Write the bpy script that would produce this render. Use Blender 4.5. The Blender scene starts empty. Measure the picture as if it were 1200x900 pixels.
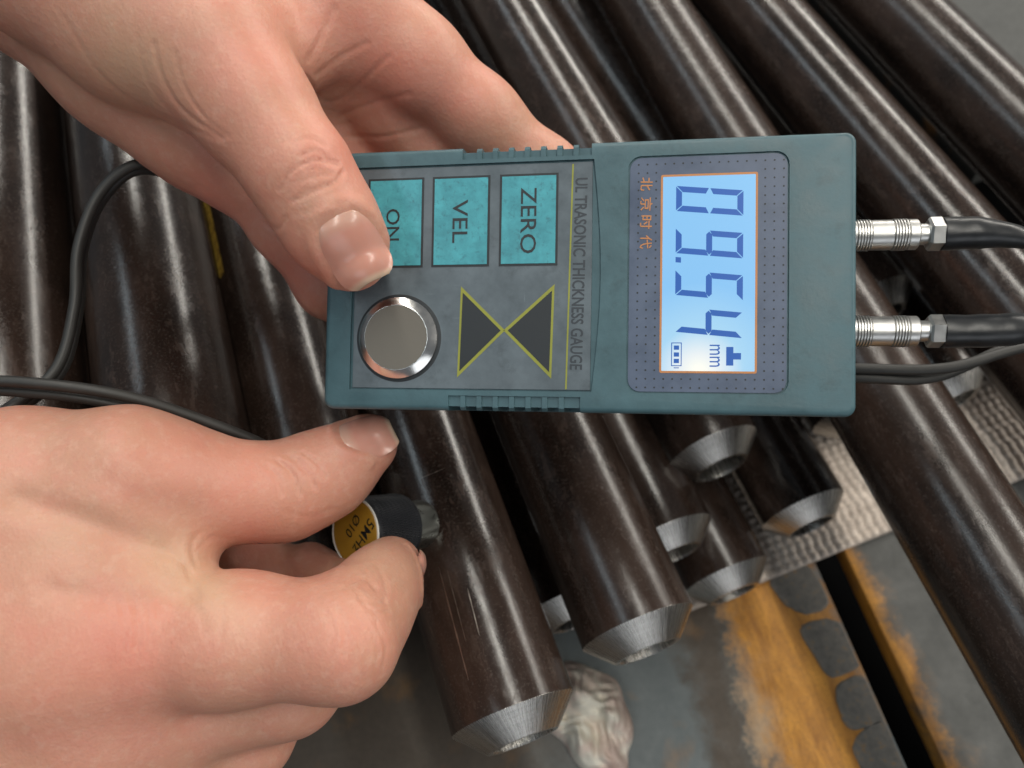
import bpy, bmesh, math, random
import numpy as np
from mathutils import Vector, Matrix
from mathutils.bvhtree import BVHTree

random.seed(7); rng = np.random.default_rng(7)
scene = bpy.context.scene
COL = scene.collection

# ------------------------------------------------------------------ camera
F = 901.0                                   # focal length in photo pixels (1200 x 900)
CAMZ = 0.352                                # camera height above the steel plate (m)
_d = np.array([-640.0, 1530.0, -F]); _d /= np.linalg.norm(_d)          # tube direction in camera axes
_cz = -0.1; _c = np.array([1.0, -(_d[0] + _d[2]*_cz)/_d[1], _cz]); _c /= np.linalg.norm(_c)
_n = np.cross(_c, _d)
RW = np.array([_c, _d, _n])                 # camera axes -> world axes (X across, Y along the tubes, Z up)
CPOS = np.array([0.0, 0.0, CAMZ])
def ray(px, py): return np.array([(px-600.0)/F, (450.0-py)/F, -1.0])
def cam2w(v): return np.asarray(v) @ RW.T + CPOS
def at(px, py, depth): return cam2w(ray(px, py)*depth)
def at_z(px, py, z):                         # point where the sight line meets the height z
    r = RW @ ray(px, py); return CPOS + r*((z-CAMZ)/r[2])
cam = bpy.data.cameras.new('camera'); cam_o = bpy.data.objects.new('camera', cam); COL.objects.link(cam_o)
M = Matrix([list(RW[i]) + [CPOS[i]] for i in range(3)] + [[0, 0, 0, 1]])
cam_o.matrix_world = M
cam.sensor_fit = 'HORIZONTAL'; cam.sensor_width = 36.0; cam.lens = F/1200*36
cam.clip_start = 0.01; cam.clip_end = 60
cam.dof.use_dof = True; cam.dof.focus_distance = 0.184; cam.dof.aperture_fstop = 14.0
scene.camera = cam_o

# ------------------------------------------------------------------ light: dim workshop with ceiling lamps
w = bpy.data.worlds.new('World'); scene.world = w; w.use_nodes = True
bgn = w.node_tree.nodes['Background']; bgn.inputs[0].default_value = (0.86, 0.93, 1.0, 1); bgn.inputs[1].default_value = 0.13
def area(name, ang, dist, sx, sy, power, col, y0=0.25):
    """strip lamp, ang degrees right of vertical as seen along the tubes, its long side along the tubes"""
    a = math.radians(ang); L = bpy.data.lights.new(name, 'AREA'); L.shape = 'RECTANGLE'; L.size = sx; L.size_y = sy
    L.energy = power; L.color = col
    o = bpy.data.objects.new(name, L); COL.objects.link(o)
    o.location = (math.sin(a)*dist, y0, math.cos(a)*dist); o.rotation_euler = (0, a, 0)
    return o
area('ceiling_lamp', 12, 3.0, 0.17, 9.0, 160, (1.0, 0.96, 0.87), 2.6)
area('ceiling_lamp', 63, 3.2, 0.18, 9.0, 150, (1.0, 0.95, 0.86), 2.6)
area('ceiling_lamp', -24, 3.2, 0.12, 9.0, 42, (0.80, 0.93, 1.0), 2.6)
def bevel_fill_lamp():  # fill lamp added out of view so the bevelled tube ends reflect bright
    L = bpy.data.lights.new('bevel_fill_lamp', 'AREA'); L.shape = 'RECTANGLE'; L.size = 2.6; L.size_y = 1.8; L.energy = 24; L.color = (0.92, 0.96, 1.0)
    o = bpy.data.objects.new('bevel_fill_lamp', L); COL.objects.link(o); o.location = (0.35, -4.2, 1.0); o.rotation_euler = (math.radians(98), 0, 0)
bevel_fill_lamp()
vs = scene.view_settings; vs.view_transform = 'Standard'; vs.look = 'None'; vs.exposure = 0.0; vs.gamma = 1.0
vs.use_curve_mapping = False
scene.render.engine = 'CYCLES'

# ------------------------------------------------------------------ helpers
def mesh_obj(name, verts, faces, mat=None, parent=None, smooth=False, loc=None):
    me = bpy.data.meshes.new(name)
    me.from_pydata([tuple(map(float, v)) for v in verts], [], [tuple(f) for f in faces])
    return link(name, me, mat, parent, smooth, loc)
def link(name, me, mat=None, parent=None, smooth=False, loc=None):
    o = bpy.data.objects.new(name, me); COL.objects.link(o)
    if mat: me.materials.append(mat)
    if parent is not None: o.parent = parent
    if smooth: me.polygons.foreach_set('use_smooth', [True]*len(me.polygons))
    if loc is not None: o.location = loc
    me.update(); return o
def bm_obj(name, bm, mat=None, parent=None, smooth=False):
    me = bpy.data.meshes.new(name); bmesh.ops.recalc_face_normals(bm, faces=bm.faces[:]); bm.to_mesh(me); bm.free()
    return link(name, me, mat, parent, smooth)
def tag(o, label=None, cat=None, group=None, kind=None):
    if label: o['label'] = label
    if cat: o['category'] = cat
    if group: o['group'] = group
    if kind: o['kind'] = kind
    return o
def empty(name, mw=None):
    o = bpy.data.objects.new(name, None); COL.objects.link(o); o.empty_display_size = 0.01
    if mw is not None: o.matrix_world = mw
    return o
def auto_smooth(o, deg=35):
    me = o.data; bm = bmesh.new(); bm.from_mesh(me); lim = math.radians(deg)
    for f in bm.faces: f.smooth = True
    for e in bm.edges:
        if len(e.link_faces) == 2 and e.calc_face_angle(0) > lim: e.smooth = False
    bm.to_mesh(me); bm.free()
def rrect(x0, x1, y0, y1, r, n=6):
    pts = []
    for cx, cy, a0 in ((x1-r, y1-r, 0), (x0+r, y1-r, 90), (x0+r, y0+r, 180), (x1-r, y0+r, 270)):
        for i in range(n+1):
            a = math.radians(a0+90*i/n); pts.append((cx+r*math.cos(a), cy+r*math.sin(a)))
    return pts
def prism_bm(pts, z0, z1, bevel=0, seg=3, bevel_bottom=True):
    bm = bmesh.new(); n = len(pts)
    lo = [bm.verts.new((x, y, z0)) for x, y in pts]; hi = [bm.verts.new((x, y, z1)) for x, y in pts]
    bm.faces.new(lo[::-1]); bm.faces.new(hi)
    for i in range(n): bm.faces.new((lo[i], lo[(i+1) % n], hi[(i+1) % n], hi[i]))
    if bevel:
        es = [e for e in bm.edges if abs(e.verts[0].co.z-e.verts[1].co.z) < 1e-9 and (bevel_bottom or e.verts[0].co.z > (z0+z1)/2)]
        bmesh.ops.bevel(bm, geom=es, offset=bevel, segments=seg, profile=0.5, affect='EDGES', clamp_overlap=True)
    return bm
def prism(name, pts, z0, z1, mat, parent, bevel=0, seg=2, smooth=True):
    o = bm_obj(name, prism_bm(pts, z0, z1, bevel, seg, False), mat, parent)
    if smooth: auto_smooth(o, 30)
    return o
def box_pts(x0, x1, y0, y1): return [(x0, y0), (x1, y0), (x1, y1), (x0, y1)]
def lathe(name, prof, mat, parent, seg=48, deg=30, mw=None):
    """profile (axial, radius) turned round local X"""
    V = []; Fc = []
    for i, (a, r) in enumerate(prof):
        for k in range(seg):
            t = 2*math.pi*k/seg; V.append((a, r*math.cos(t), r*math.sin(t)))
    for i in range(len(prof)-1):
        for k in range(seg):
            k2 = (k+1) % seg; Fc.append((i*seg+k, i*seg+k2, (i+1)*seg+k2, (i+1)*seg+k))
    o = mesh_obj(name, V, Fc, mat, parent)
    auto_smooth(o, deg)
    if mw is not None: o.matrix_local = mw
    return o
def catmull(P, n=10):
    P = [np.asarray(p, float) for p in P]; P = [2*P[0]-P[1]] + P + [2*P[-1]-P[-2]]; out = []
    for i in range(1, len(P)-2):
        for k in range(n):
            t = k/n; p0, p1, p2, p3 = P[i-1:i+3]
            out.append(0.5*((2*p1)+(-p0+p2)*t+(2*p0-5*p1+4*p2-p3)*t*t+(-p0+3*p1-3*p2+p3)*t**3))
    out.append(P[-2]); return out
def tube_mesh(name, path, rad, mat, parent=None, seg=14, caps=True):
    path = [Vector(p) for p in path]; n = len(path)
    rads = rad if hasattr(rad, '__len__') else [rad]*n
    V = []; Fc = []; up = Vector((0.13, 0.21, 1)).normalized()
    for i, p in enumerate(path):
        t = (path[min(i+1, n-1)]-path[max(i-1, 0)]).normalized()
        up = (up - t*up.dot(t)).normalized(); s = t.cross(up)
        for k in range(seg):
            a = 2*math.pi*k/seg; V.append(p + (up*math.cos(a)+s*math.sin(a))*rads[i])
    for i in range(n-1):
        for k in range(seg):
            k2 = (k+1) % seg; Fc.append((i*seg+k, i*seg+k2, (i+1)*seg+k2, (i+1)*seg+k))
    if caps: Fc.append(tuple(range(seg))[::-1]); Fc.append(tuple((n-1)*seg+k for k in range(seg)))
    o = mesh_obj(name, V, Fc, mat, parent); auto_smooth(o, 50); return o

# ------------------------------------------------------------------ materials
class Mat:
    def __init__(s, name, color=(0.5, 0.5, 0.5), rough=0.5, metal=0.0, **kw):
        s.m = bpy.data.materials.new(name); s.m.use_nodes = True; s.t = s.m.node_tree; s.n = s.t.nodes
        s.b = s.n['Principled BSDF']; s.b.inputs['Base Color'].default_value = (*color, 1)
        s.b.inputs['Roughness'].default_value = rough; s.b.inputs['Metallic'].default_value = metal
        for k, v in kw.items(): s.b.inputs[k.replace('_', ' ')].default_value = v
        s._co = None
    def co(s):
        if s._co is None: s._co = s.n.new('ShaderNodeTexCoord')
        return s._co.outputs['Object']
    def mapped(s, scale):
        mp = s.n.new('ShaderNodeMapping'); mp.inputs['Scale'].default_value = scale; s.t.links.new(s.co(), mp.inputs[0]); return mp.outputs[0]
    def noise(s, scale, detail=4, rough=0.6, vec=None, dist=0.0):
        x = s.n.new('ShaderNodeTexNoise'); x.inputs['Scale'].default_value = scale; x.inputs['Detail'].default_value = detail
        x.inputs['Roughness'].default_value = rough; x.inputs['Distortion'].default_value = dist
        s.t.links.new(vec if vec is not None else s.co(), x.inputs['Vector']); return x.outputs['Fac']
    def voronoi(s, scale, vec=None, feature='F1'):
        x = s.n.new('ShaderNodeTexVoronoi'); x.feature = feature; x.inputs['Scale'].default_value = scale
        s.t.links.new(vec if vec is not None else s.co(), x.inputs['Vector']); return x.outputs['Distance']
    def ramp(s, fac, stops):
        r = s.n.new('ShaderNodeValToRGB'); e = r.color_ramp.elements
        while len(e) < len(stops): e.new(0.5)
        for el, (p, c) in zip(e, stops):
            el.position = p; el.color = (*c, 1) if hasattr(c, '__len__') else (c, c, c, 1)
        s.t.links.new(fac, r.inputs[0]); return r.outputs[0]
    def mix(s, fac, a, b, mode='MIX'):
        x = s.n.new('ShaderNodeMix'); x.data_type = 'RGBA'; x.blend_type = mode
        for i, v in ((0, fac), (6, a), (7, b)):
            if hasattr(v, 'is_linked') or hasattr(v, 'links'): s.t.links.new(v, x.inputs[i])
            elif i == 0: x.inputs[0].default_value = v
            else: x.inputs[i].default_value = (*v, 1)
        return x.outputs[2]
    def math(s, op, a, b=0.0, c=None):
        x = s.n.new('ShaderNodeMath'); x.operation = op
        for i, v in enumerate((a, b, c)):
            if v is None: continue
            if hasattr(v, 'links'): s.t.links.new(v, x.inputs[i])
            else: x.inputs[i].default_value = v
        return x.outputs[0]
    def set(s, name, out): s.t.links.new(out, s.b.inputs[name]); return s
    def bump(s, h, strength=0.3, dist=0.001):
        x = s.n.new('ShaderNodeBump'); x.inputs['Strength'].default_value = strength; x.inputs['Distance'].default_value = dist
        s.t.links.new(h, x.inputs['Height']); 
        prev = s.b.inputs['Normal'].links
        if prev: s.t.links.new(prev[0].from_socket, x.inputs['Normal'])
        s.t.links.new(x.outputs[0], s.b.inputs['Normal']); return s
    def attr(s, name):
        x = s.n.new('ShaderNodeAttribute'); x.attribute_name = name; return x.outputs['Fac']
    def sep(s, vec=None):
        x = s.n.new('ShaderNodeSeparateXYZ'); s.t.links.new(vec if vec is not None else s.co(), x.inputs[0]); return x.outputs

def tube_material():
    m = Mat('oiled dark steel', rough=0.28)
    inf = m.n.new('ShaderNodeObjectInfo'); rnd = inf.outputs['Random']
    cb = m.n.new('ShaderNodeCombineXYZ'); m.t.links.new(m.math('MULTIPLY', rnd, 3.7), cb.inputs[1])
    va = m.n.new('ShaderNodeVectorMath'); va.operation = 'ADD'; m.t.links.new(m.co(), va.inputs[0]); m.t.links.new(cb.outputs[0], va.inputs[1]); P0 = va.outputs[0]
    def mp(sc):
        x = m.n.new('ShaderNodeMapping'); x.inputs['Scale'].default_value = sc; m.t.links.new(P0, x.inputs[0]); return x.outputs[0]
    grain = m.noise(1300, 5, 0.75, P0); fine = m.noise(520, 5, 0.7, mp((1, 0.6, 1))); blot = m.noise(46, 6, 0.68, mp((1.0, 0.40, 1.0)))
    flake = m.noise(230, 7, 0.78, mp((1, 0.30, 1)), 0.2); long = m.noise(1.0, 6, 0.7, mp((420, 16, 420)))
    col = m.mix(m.ramp(blot, [(0.34, 0.0), (0.66, 1.0)]), (0.011, 0.0070, 0.0055), (0.036, 0.0215, 0.0160))
    flk = m.ramp(flake, [(0.555, 0.0), (0.60, 1.0)])
    col = m.mix(m.math('MULTIPLY', flk, 0.48), col, (0.062, 0.042, 0.034))
    col = m.mix(m.math('MULTIPLY', m.ramp(grain, [(0.54, 0.0), (0.70, 1.0)]), 0.6), col, (0.095, 0.078, 0.068))
    # long handling scratches down to bright steel
    scr = m.ramp(m.noise(1.0, 2, 0.5, mp((330, 3.0, 330))), [(0.735, 0.0), (0.76, 1.0)])
    scr = m.math('MULTIPLY', scr, m.ramp(blot, [(0.45, 0.0), (0.55, 1.0)]))
    col = m.mix(m.math('MULTIPLY', scr, 0.6), col, (0.30, 0.27, 0.24))
    m.set('Base Color', col)
    rr = m.math('ADD', m.math('MULTIPLY', blot, 0.45), m.math('ADD', m.math('MULTIPLY', fine, 0.35), m.math('MULTIPLY', flake, 0.2)))
    rg = m.ramp(rr, [(0.36, 0.13), (0.52, 0.19), (0.70, 0.30)])
    m.set('Roughness', m.math('ADD', rg, m.math('MULTIPLY', rnd, 0.07)))
    m.bump(long, 0.08, 0.0002); m.bump(fine, 0.19, 0.00012); m.bump(grain, 0.34, 0.00006); m.bump(flk, 0.12, 0.00006)
    return m.m
MT_TUBE = tube_material()
def bevel_material():
    m = Mat('machined bare steel', (0.62, 0.60, 0.57), 0.24, 1.0)
    s_ = m.sep(); ang = m.math('ARCTAN2', s_[0], s_[2])
    cm = m.n.new('ShaderNodeCombineXYZ'); m.t.links.new(m.math('MULTIPLY', ang, 34.0), cm.inputs[0]); m.t.links.new(m.math('MULTIPLY', s_[1], 60.0), cm.inputs[1])
    st = m.noise(1.0, 5, 0.7, cm.outputs[0])
    ring = m.noise(1.0, 3, 0.6, m.mapped((2, 2600, 2)))
    m.set('Base Color', m.mix(m.ramp(st, [(0.35, 0.0), (0.65, 1.0)]), (0.34, 0.325, 0.305), (0.60, 0.58, 0.55)))
    m.set('Roughness', m.ramp(st, [(0.3, 0.19), (0.7, 0.34)]))
    m.bump(st, 0.26, 0.0005); m.bump(ring, 0.45, 0.00030)
    return m.m
MT_BEVEL = bevel_material()
def simple_plastic(name, col, rough=0.45, grain=0.15, var=0.12, scale=900, grime=0.0):
    m = Mat(name, col, rough); nz = m.noise(90, 5, 0.65); f = m.noise(scale, 3, 0.6)
    dk = tuple(c*(1-var) for c in col); lt = tuple(min(1, c*(1+var)) for c in col)
    m.set('Base Color', m.mix(m.ramp(nz, [(0.3, 0.0), (0.7, 1.0)]), dk, lt))
    m.set('Roughness', m.ramp(nz, [(0.3, rough-0.08), (0.7, rough+0.1)]))
    m.bump(f, grain, 0.0001)
    if grime:
        base = m.b.inputs['Base Color'].links[0].from_socket
        g1 = m.ramp(m.noise(150, 8, 0.75), [(0.54, 0.0), (0.72, 1.0)]); g2 = m.ramp(m.noise(1.0, 3, 0.6, m.mapped((90, 1500, 400))), [(0.70, 0.0), (0.76, 1.0)]); g3 = m.ramp(m.noise(1.0, 3, 0.6, m.mapped((1400, 120, 400))), [(0.72, 0.0), (0.78, 1.0)])
        base = m.mix(m.math('MULTIPLY', g1, 0.55*grime), base, tuple(c*0.35 for c in col))
        base = m.mix(m.math('MULTIPLY', m.math('MAXIMUM', g2, g3), 0.45*grime), base, tuple(min(1, c*1.9+0.02) for c in col))
        m.set('Base Color', base)
    return m.m
MT_CASE = simple_plastic('worn teal plastic', (0.050, 0.108, 0.128), 0.44, 0.35, 0.20, grime=0.8)
MT_PANEL = simple_plastic('grey keypad film', (0.095, 0.120, 0.138), 0.40, 0.1, 0.30, 500, grime=1.0)
MT_DARK = simple_plastic('dark ink', (0.014, 0.018, 0.022), 0.5)
MT_TITLE = simple_plastic('faded grey ink', (0.030, 0.038, 0.048), 0.5)
MT_YELLOW = simple_plastic('olive yellow ink', (0.26, 0.27, 0.035), 0.5)
MT_ORANGE = simple_plastic('orange ink', (0.50, 0.205, 0.07), 0.5)
MT_BEZEL = simple_plastic('slate window film', (0.080, 0.106, 0.165), 0.36, 0.05, 0.14, grime=0.4)
MT_RUBBER = simple_plastic('black cable sheath', (0.012, 0.013, 0.015), 0.32, 0.2, 0.3)
MT_RUBBER2 = simple_plastic('dull grey cable sheath', (0.028, 0.027, 0.025), 0.50, 0.2, 0.2)
MT_BLACK = simple_plastic('black knurled metal', (0.012, 0.013, 0.016), 0.34, 0.2, 0.3)
def key_material():
    m = Mat('worn cyan keys', rough=0.45); a = m.noise(120, 6, 0.7); b = m.noise(600, 5, 0.75)
    col = m.mix(m.ramp(a, [(0.35, 0.0), (0.66, 1.0)]), (0.038, 0.235, 0.285), (0.070, 0.390, 0.455))
    col = m.mix(m.ramp(b, [(0.54, 0.0), (0.72, 0.75)]), col, (0.028, 0.115, 0.145))
    g2 = m.ramp(m.noise(1.0, 3, 0.6, m.mapped((900, 160, 400))), [(0.66, 0.0), (0.74, 1.0)]); col = m.mix(m.math('MULTIPLY', g2, 0.5), col, (0.02, 0.09, 0.115))
    g4 = m.ramp(m.noise(55, 6, 0.7), [(0.50, 0.0), (0.70, 1.0)]); col = m.mix(m.math('MULTIPLY', g4, 0.45), col, (0.035, 0.15, 0.18))
    m.set('Base Color', col); return m.m
MT_KEY = key_material()
def chrome(name, col, rough): 
    m = Mat(name, col, rough, 1.0); nz = m.noise(500, 4); m.set('Roughness', m.ramp(nz, [(0.3, rough*0.85), (0.75, rough*1.2)])); return m.m
MT_CHROME = chrome('nickel plate', (0.72, 0.71, 0.69), 0.20)
MT_SATIN = chrome('satin nickel', (0.58, 0.575, 0.56), 0.36)
MT_BRASS = chrome('brass collar', (0.60, 0.47, 0.26), 0.3)
MT_STEELTIP = chrome('satin steel tip', (0.42, 0.44, 0.41), 0.30)
def disc_material():
    m = Mat('satin steel disc', (0.165, 0.152, 0.130), 0.60, 0.30); nz = m.noise(900, 4, 0.7); m.bump(nz, 0.3, 0.00008); return m.m
MT_DISC = disc_material()
def label_material():
    m = Mat('yellow probe label', (0.36, 0.205, 0.02), 0.42); nz = m.noise(200, 4)
    m.set('Base Color', m.mix(nz, (0.25, 0.13, 0.012), (0.37, 0.21, 0.022))); return m.m
MT_PLABEL = label_material()
MT_WHITE = simple_plastic('white rim', (0.62, 0.62, 0.58), 0.5)

# ------------------------------------------------------------------ setting: rusted steel plate under the tubes
def plate_material(side):
    m = Mat('rusted steel plate ' + side, rough=0.6)
    s_ = m.sep(); wob = m.noise(22, 5, 0.6); wob2 = m.noise(75, 5, 0.65); fine = m.noise(330, 5, 0.7)
    x = m.math('ADD', s_[0], m.math('MULTIPLY_ADD', wob, 0.030, -0.015)); x = m.math('ADD', x, m.math('MULTIPLY_ADD', wob2, 0.020, -0.010)); x = m.math('ADD', x, m.math('MULTIPLY_ADD', fine, 0.010, -0.005))
    grey = m.mix(fine, (0.105, 0.125, 0.130), (0.165, 0.185, 0.190))
    brown = m.mix(fine, (0.050, 0.038, 0.029), (0.105, 0.082, 0.062))
    stk = m.noise(1.0, 6, 0.7, m.mapped((170, 38, 100)), 0.4); grit = m.noise(620, 5, 0.75)
    rust = m.mix(m.ramp(stk, [(0.32, 0.0), (0.66, 1.0)]), (0.27, 0.105, 0.016), (0.60, 0.275, 0.042))
    rust = m.mix(m.math('MULTIPLY', m.ramp(grit, [(0.5, 0.0), (0.68, 1.0)]), 0.5), rust, (0.17, 0.085, 0.03))
    pale = m.mix(fine, (0.30, 0.26, 0.20), (0.46, 0.41, 0.33))
    if side == 'near':
        def band(c, hw, soft):
            return m.ramp(m.math('ABSOLUTE', m.math('SUBTRACT', x, c)), [(max(0, hw-soft), 1.0), (hw+soft, 0.0)])
        left = m.ramp(m.math('ADD', x, 0.5), [(0.50-0.020, 1.0), (0.50+0.012, 0.0)])
        col = m.mix(left, grey, brown)
        col = m.mix(band(0.068, 0.011, 0.005), col, brown)
        col = m.mix(band(0.104, 0.024, 0.003), col, rust)
        col = m.mix(m.math('MULTIPLY', band(0.083, 0.004, 0.003), m.ramp(wob, [(0.44, 0.0), (0.62, 0.55)])), col, pale)
        spots = m.ramp(m.noise(35, 4, 0.6), [(0.58, 0.0), (0.72, 0.7)])
        col = m.mix(m.math('MULTIPLY', spots, 0.30), col, rust)
    else:
        edge = m.ramp(m.math('ADD', x, 0.0), [(0.145, 1.0), (0.153, 0.0)])
        col = m.mix(edge, m.mix(fine, (0.045, 0.046, 0.044), (0.080, 0.080, 0.076)), rust)
        spots = m.ramp(m.noise(28, 4, 0.6), [(0.62, 0.0), (0.76, 0.7)])
        col = m.mix(spots, col, rust)
    m.set('Base Color', col); m.set('Roughness', m.ramp(wob2, [(0.3, 0.45), (0.7, 0.75)]))
    m.bump(fine, 0.3, 0.0004); m.bump(wob2, 0.25, 0.001); return m.m
def slab(name, x0, x1, y0, y1, z0, z1, mat, bev=0.0015):
    o = bm_obj(name, prism_bm(box_pts(x0, x1, y0, y1), z0, z1, bev, 2), mat); auto_smooth(o, 40); return o
GAP0, GAP1 = 0.129, 0.143
pl = slab('steel_plate', -0.9, GAP0, -0.5, 0.21, -0.012, 0.0, plate_material('near'))
tag(pl, kind='structure')
pr = slab('steel_plate', GAP1, 1.2, -0.5, 0.19, -0.012, 0.0, plate_material('far')); tag(pr, kind='structure')
fl = Mat('dark floor', (0.02, 0.02, 0.022), 0.9, 0.0, Specular_IOR_Level=0.05); nz = fl.noise(12, 5); fl.set('Base Color', fl.mix(nz, (0.003, 0.003, 0.0035), (0.010, 0.010, 0.010)))
PR = Matrix.Translation((GAP0, 0.012, 0)) @ Matrix.Rotation(math.radians(-6.2), 4, 'Z') @ Matrix.Translation((-GAP0, -0.012, 0))
pl.matrix_world = PR; pr.matrix_world = PR; PRI = PR.inverted()
pf = slab('steel_plate', 0.335, 1.6, 0.22, 2.2, -0.012, 0.0, plate_material('far')); tag(pf, kind='structure')
flo = slab('floor', -4, 4, -3, 6, -0.32, -0.30, fl.m); tag(flo, kind='structure')

def patch_material():
    m = Mat('grey mill scale', rough=0.6); nz = m.noise(300, 6, 0.75); m.set('Base Color', m.ramp(nz, [(0.30, (0.10, 0.093, 0.083)), (0.56, (0.165, 0.152, 0.135)), (0.66, (0.26, 0.15, 0.06))])); m.bump(nz, 0.3, 0.0003); return m.m
MT_PATCH = patch_material()
def flat_patch(px, py, rx, ry, rot, seed):
    p = PRI @ Vector(at_z(px, py, 0)); r = random.Random(seed); pts = []
    for i in range(22):
        a = 2*math.pi*i/22; c, s = math.cos(a), math.sin(a)
        q = 1+0.10*math.sin(2*a+seed)+0.07*math.sin(3*a+seed*2)+0.03*r.uniform(-1, 1)
        e = 0.62
        x = rx*q*math.copysign(abs(c)**e, c); y = ry*q*math.copysign(abs(s)**e, s)
        xx = p[0]+x*math.cos(rot)-y*math.sin(rot); yy = p[1]+x*math.sin(rot)+y*math.cos(rot)
        pts.append((min(xx, GAP0-0.0012), yy))
    V = [(min(p[0], GAP0-0.006), p[1], 0.0006)]+[(min(p[0], GAP0-0.006)+(x-min(p[0], GAP0-0.006))*0.94, p[1]+(y-p[1])*0.94, 0.0006) for x, y in pts]+[(x, y, 0.0001) for x, y in pts]; n = len(pts)
    fc = [(0, 1+i, 1+(i+1) % n) for i in range(n)]+[(1+i, 1+n+i, 1+n+(i+1) % n, 1+(i+1) % n) for i in range(n)]
    mesh_obj('scale_patch', V, fc, MT_PATCH, pl)
for k, (px, py, rx, ry, rot) in enumerate([(937, 690, .0100, .0108, .1), (976, 757, .0112, .0108, .1), (1006, 825, .0092, .0090, 0), (1034, 886, .0100, .0115, .2)]):
    flat_patch(px, py, rx, ry, rot, k+3)

# ------------------------------------------------------------------ woven mat and rag under the tube ends
def mat_material():
    m = Mat('beige woven strap', rough=0.85); a = m.noise(140, 5, 0.7); b = m.noise(900, 4, 0.7)
    m.set('Base Color', m.mix(m.ramp(m.math('ADD', m.math('MULTIPLY', a, 0.6), m.math('MULTIPLY', b, 0.4)), [(0.34, 0.0), (0.66, 1.0)]), (0.33, 0.27, 0.23), (0.70, 0.61, 0.53)))
    m.bump(b, 0.5, 0.0004); return m.m
def woven(name, x0, x1, y0, y1, z, mat):
    h = 0.0007; nx = int((x1-x0)/h); ny = int((y1-y0)/h)
    X, Y = np.meshgrid(np.linspace(x0, x1, nx+1), np.linspace(y0, y1, ny+1), indexing='ij')
    row = np.floor((Y-y0)/0.0036); sh = (row % 2)*0.5
    u = (X-x0)/0.0042 + sh*0.25 + 0.15*np.sin(Y*160)
    rib = np.abs(np.sin(np.pi*u))**0.6; seg = np.abs(np.sin(np.pi*(Y-y0)/0.0036))**0.5
    sx = lambda t: 0.5+0.5*np.sin(t)
    Z = z + 0.0022*rib*(0.45+0.55*seg) + 0.0010*sx(X*70+Y*40)
    V = np.stack([X, Y, Z], -1).reshape(-1, 3); idx = np.arange((nx+1)*(ny+1)).reshape(nx+1, ny+1)
    q = np.stack([idx[:-1, :-1], idx[1:, :-1], idx[1:, 1:], idx[:-1, 1:]], -1).reshape(-1, 4).tolist()
    # a skirt down to the plate closes the edge
    b0 = len(V); rim = list(idx[:, 0]) + list(idx[-1, 1:]) + list(idx[-2::-1, -1]) + list(idx[0, -2:0:-1])
    S = V[rim].copy(); S[:, 2] = 0.0002; V = np.vstack([V, S]); n = len(rim)
    for i in range(n): q.append([int(rim[i]), int(b0+i), int(b0+(i+1) % n), int(rim[(i+1) % n])])
    return mesh_obj(name, V, q, mat, None, True)
MT_MAT = mat_material()
tag(woven('woven_mat', 0.052, 0.275, 0.054, 0.150, 0.0015, MT_MAT), 'coarse beige woven strap lying on the steel plate under the tube ends', 'mat')
def rag():
    n = 60; V = []; q = []
    c = at_z(688, 838, 0.0)
    for i in range(n+1):
        for j in range(n+1):
            u, v = i/n*2-1, j/n*2-1
            rr = 1+0.08*math.sin(3*math.atan2(v, u)+1)+0.04*math.sin(7*math.atan2(v, u))
            dx_, dy_ = u*math.sqrt(1-v*v/2), v*math.sqrt(1-u*u/2); x = dx_*0.018*rr; y = dy_*0.024*rr
            e = max(0, 1-(u*u)**2)*max(0, 1-(v*v)**2)
            f = (0.5+0.5*math.sin(u*4.1+v*2.0+0.8*math.sin(v*3)))*0.7+abs(math.sin(v*3.7-u*2.9+1))**1.5*0.5+0.10*math.sin(u*9+v*5)
            V.append((c[0]+x*0.9-y*0.25, c[1]+y+x*0.2, 0.0006+e*(0.009+0.012*f+0.0018*math.sin(u*17+v*8+3*math.sin(v*7))*math.sin(v*13-u*5))))
    for i in range(n):
        for j in range(n): a = i*(n+1)+j; q.append((a, a+n+1, a+n+2, a+1))
    m = Mat('stained rag', rough=0.9); a = m.noise(48, 4, 0.55)
    m.set('Base Color', m.ramp(a, [(0.35, (0.38, 0.25, 0.21)), (0.5, (0.66, 0.53, 0.46)), (0.62, (0.76, 0.72, 0.62))])); m.bump(m.noise(700, 4), 0.5, 0.0005)
    return mesh_obj('rag', V, q, m.m, None, True)
tag(rag(), 'crumpled pinkish white rag wedged under the two tube ends', 'rag')

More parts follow.
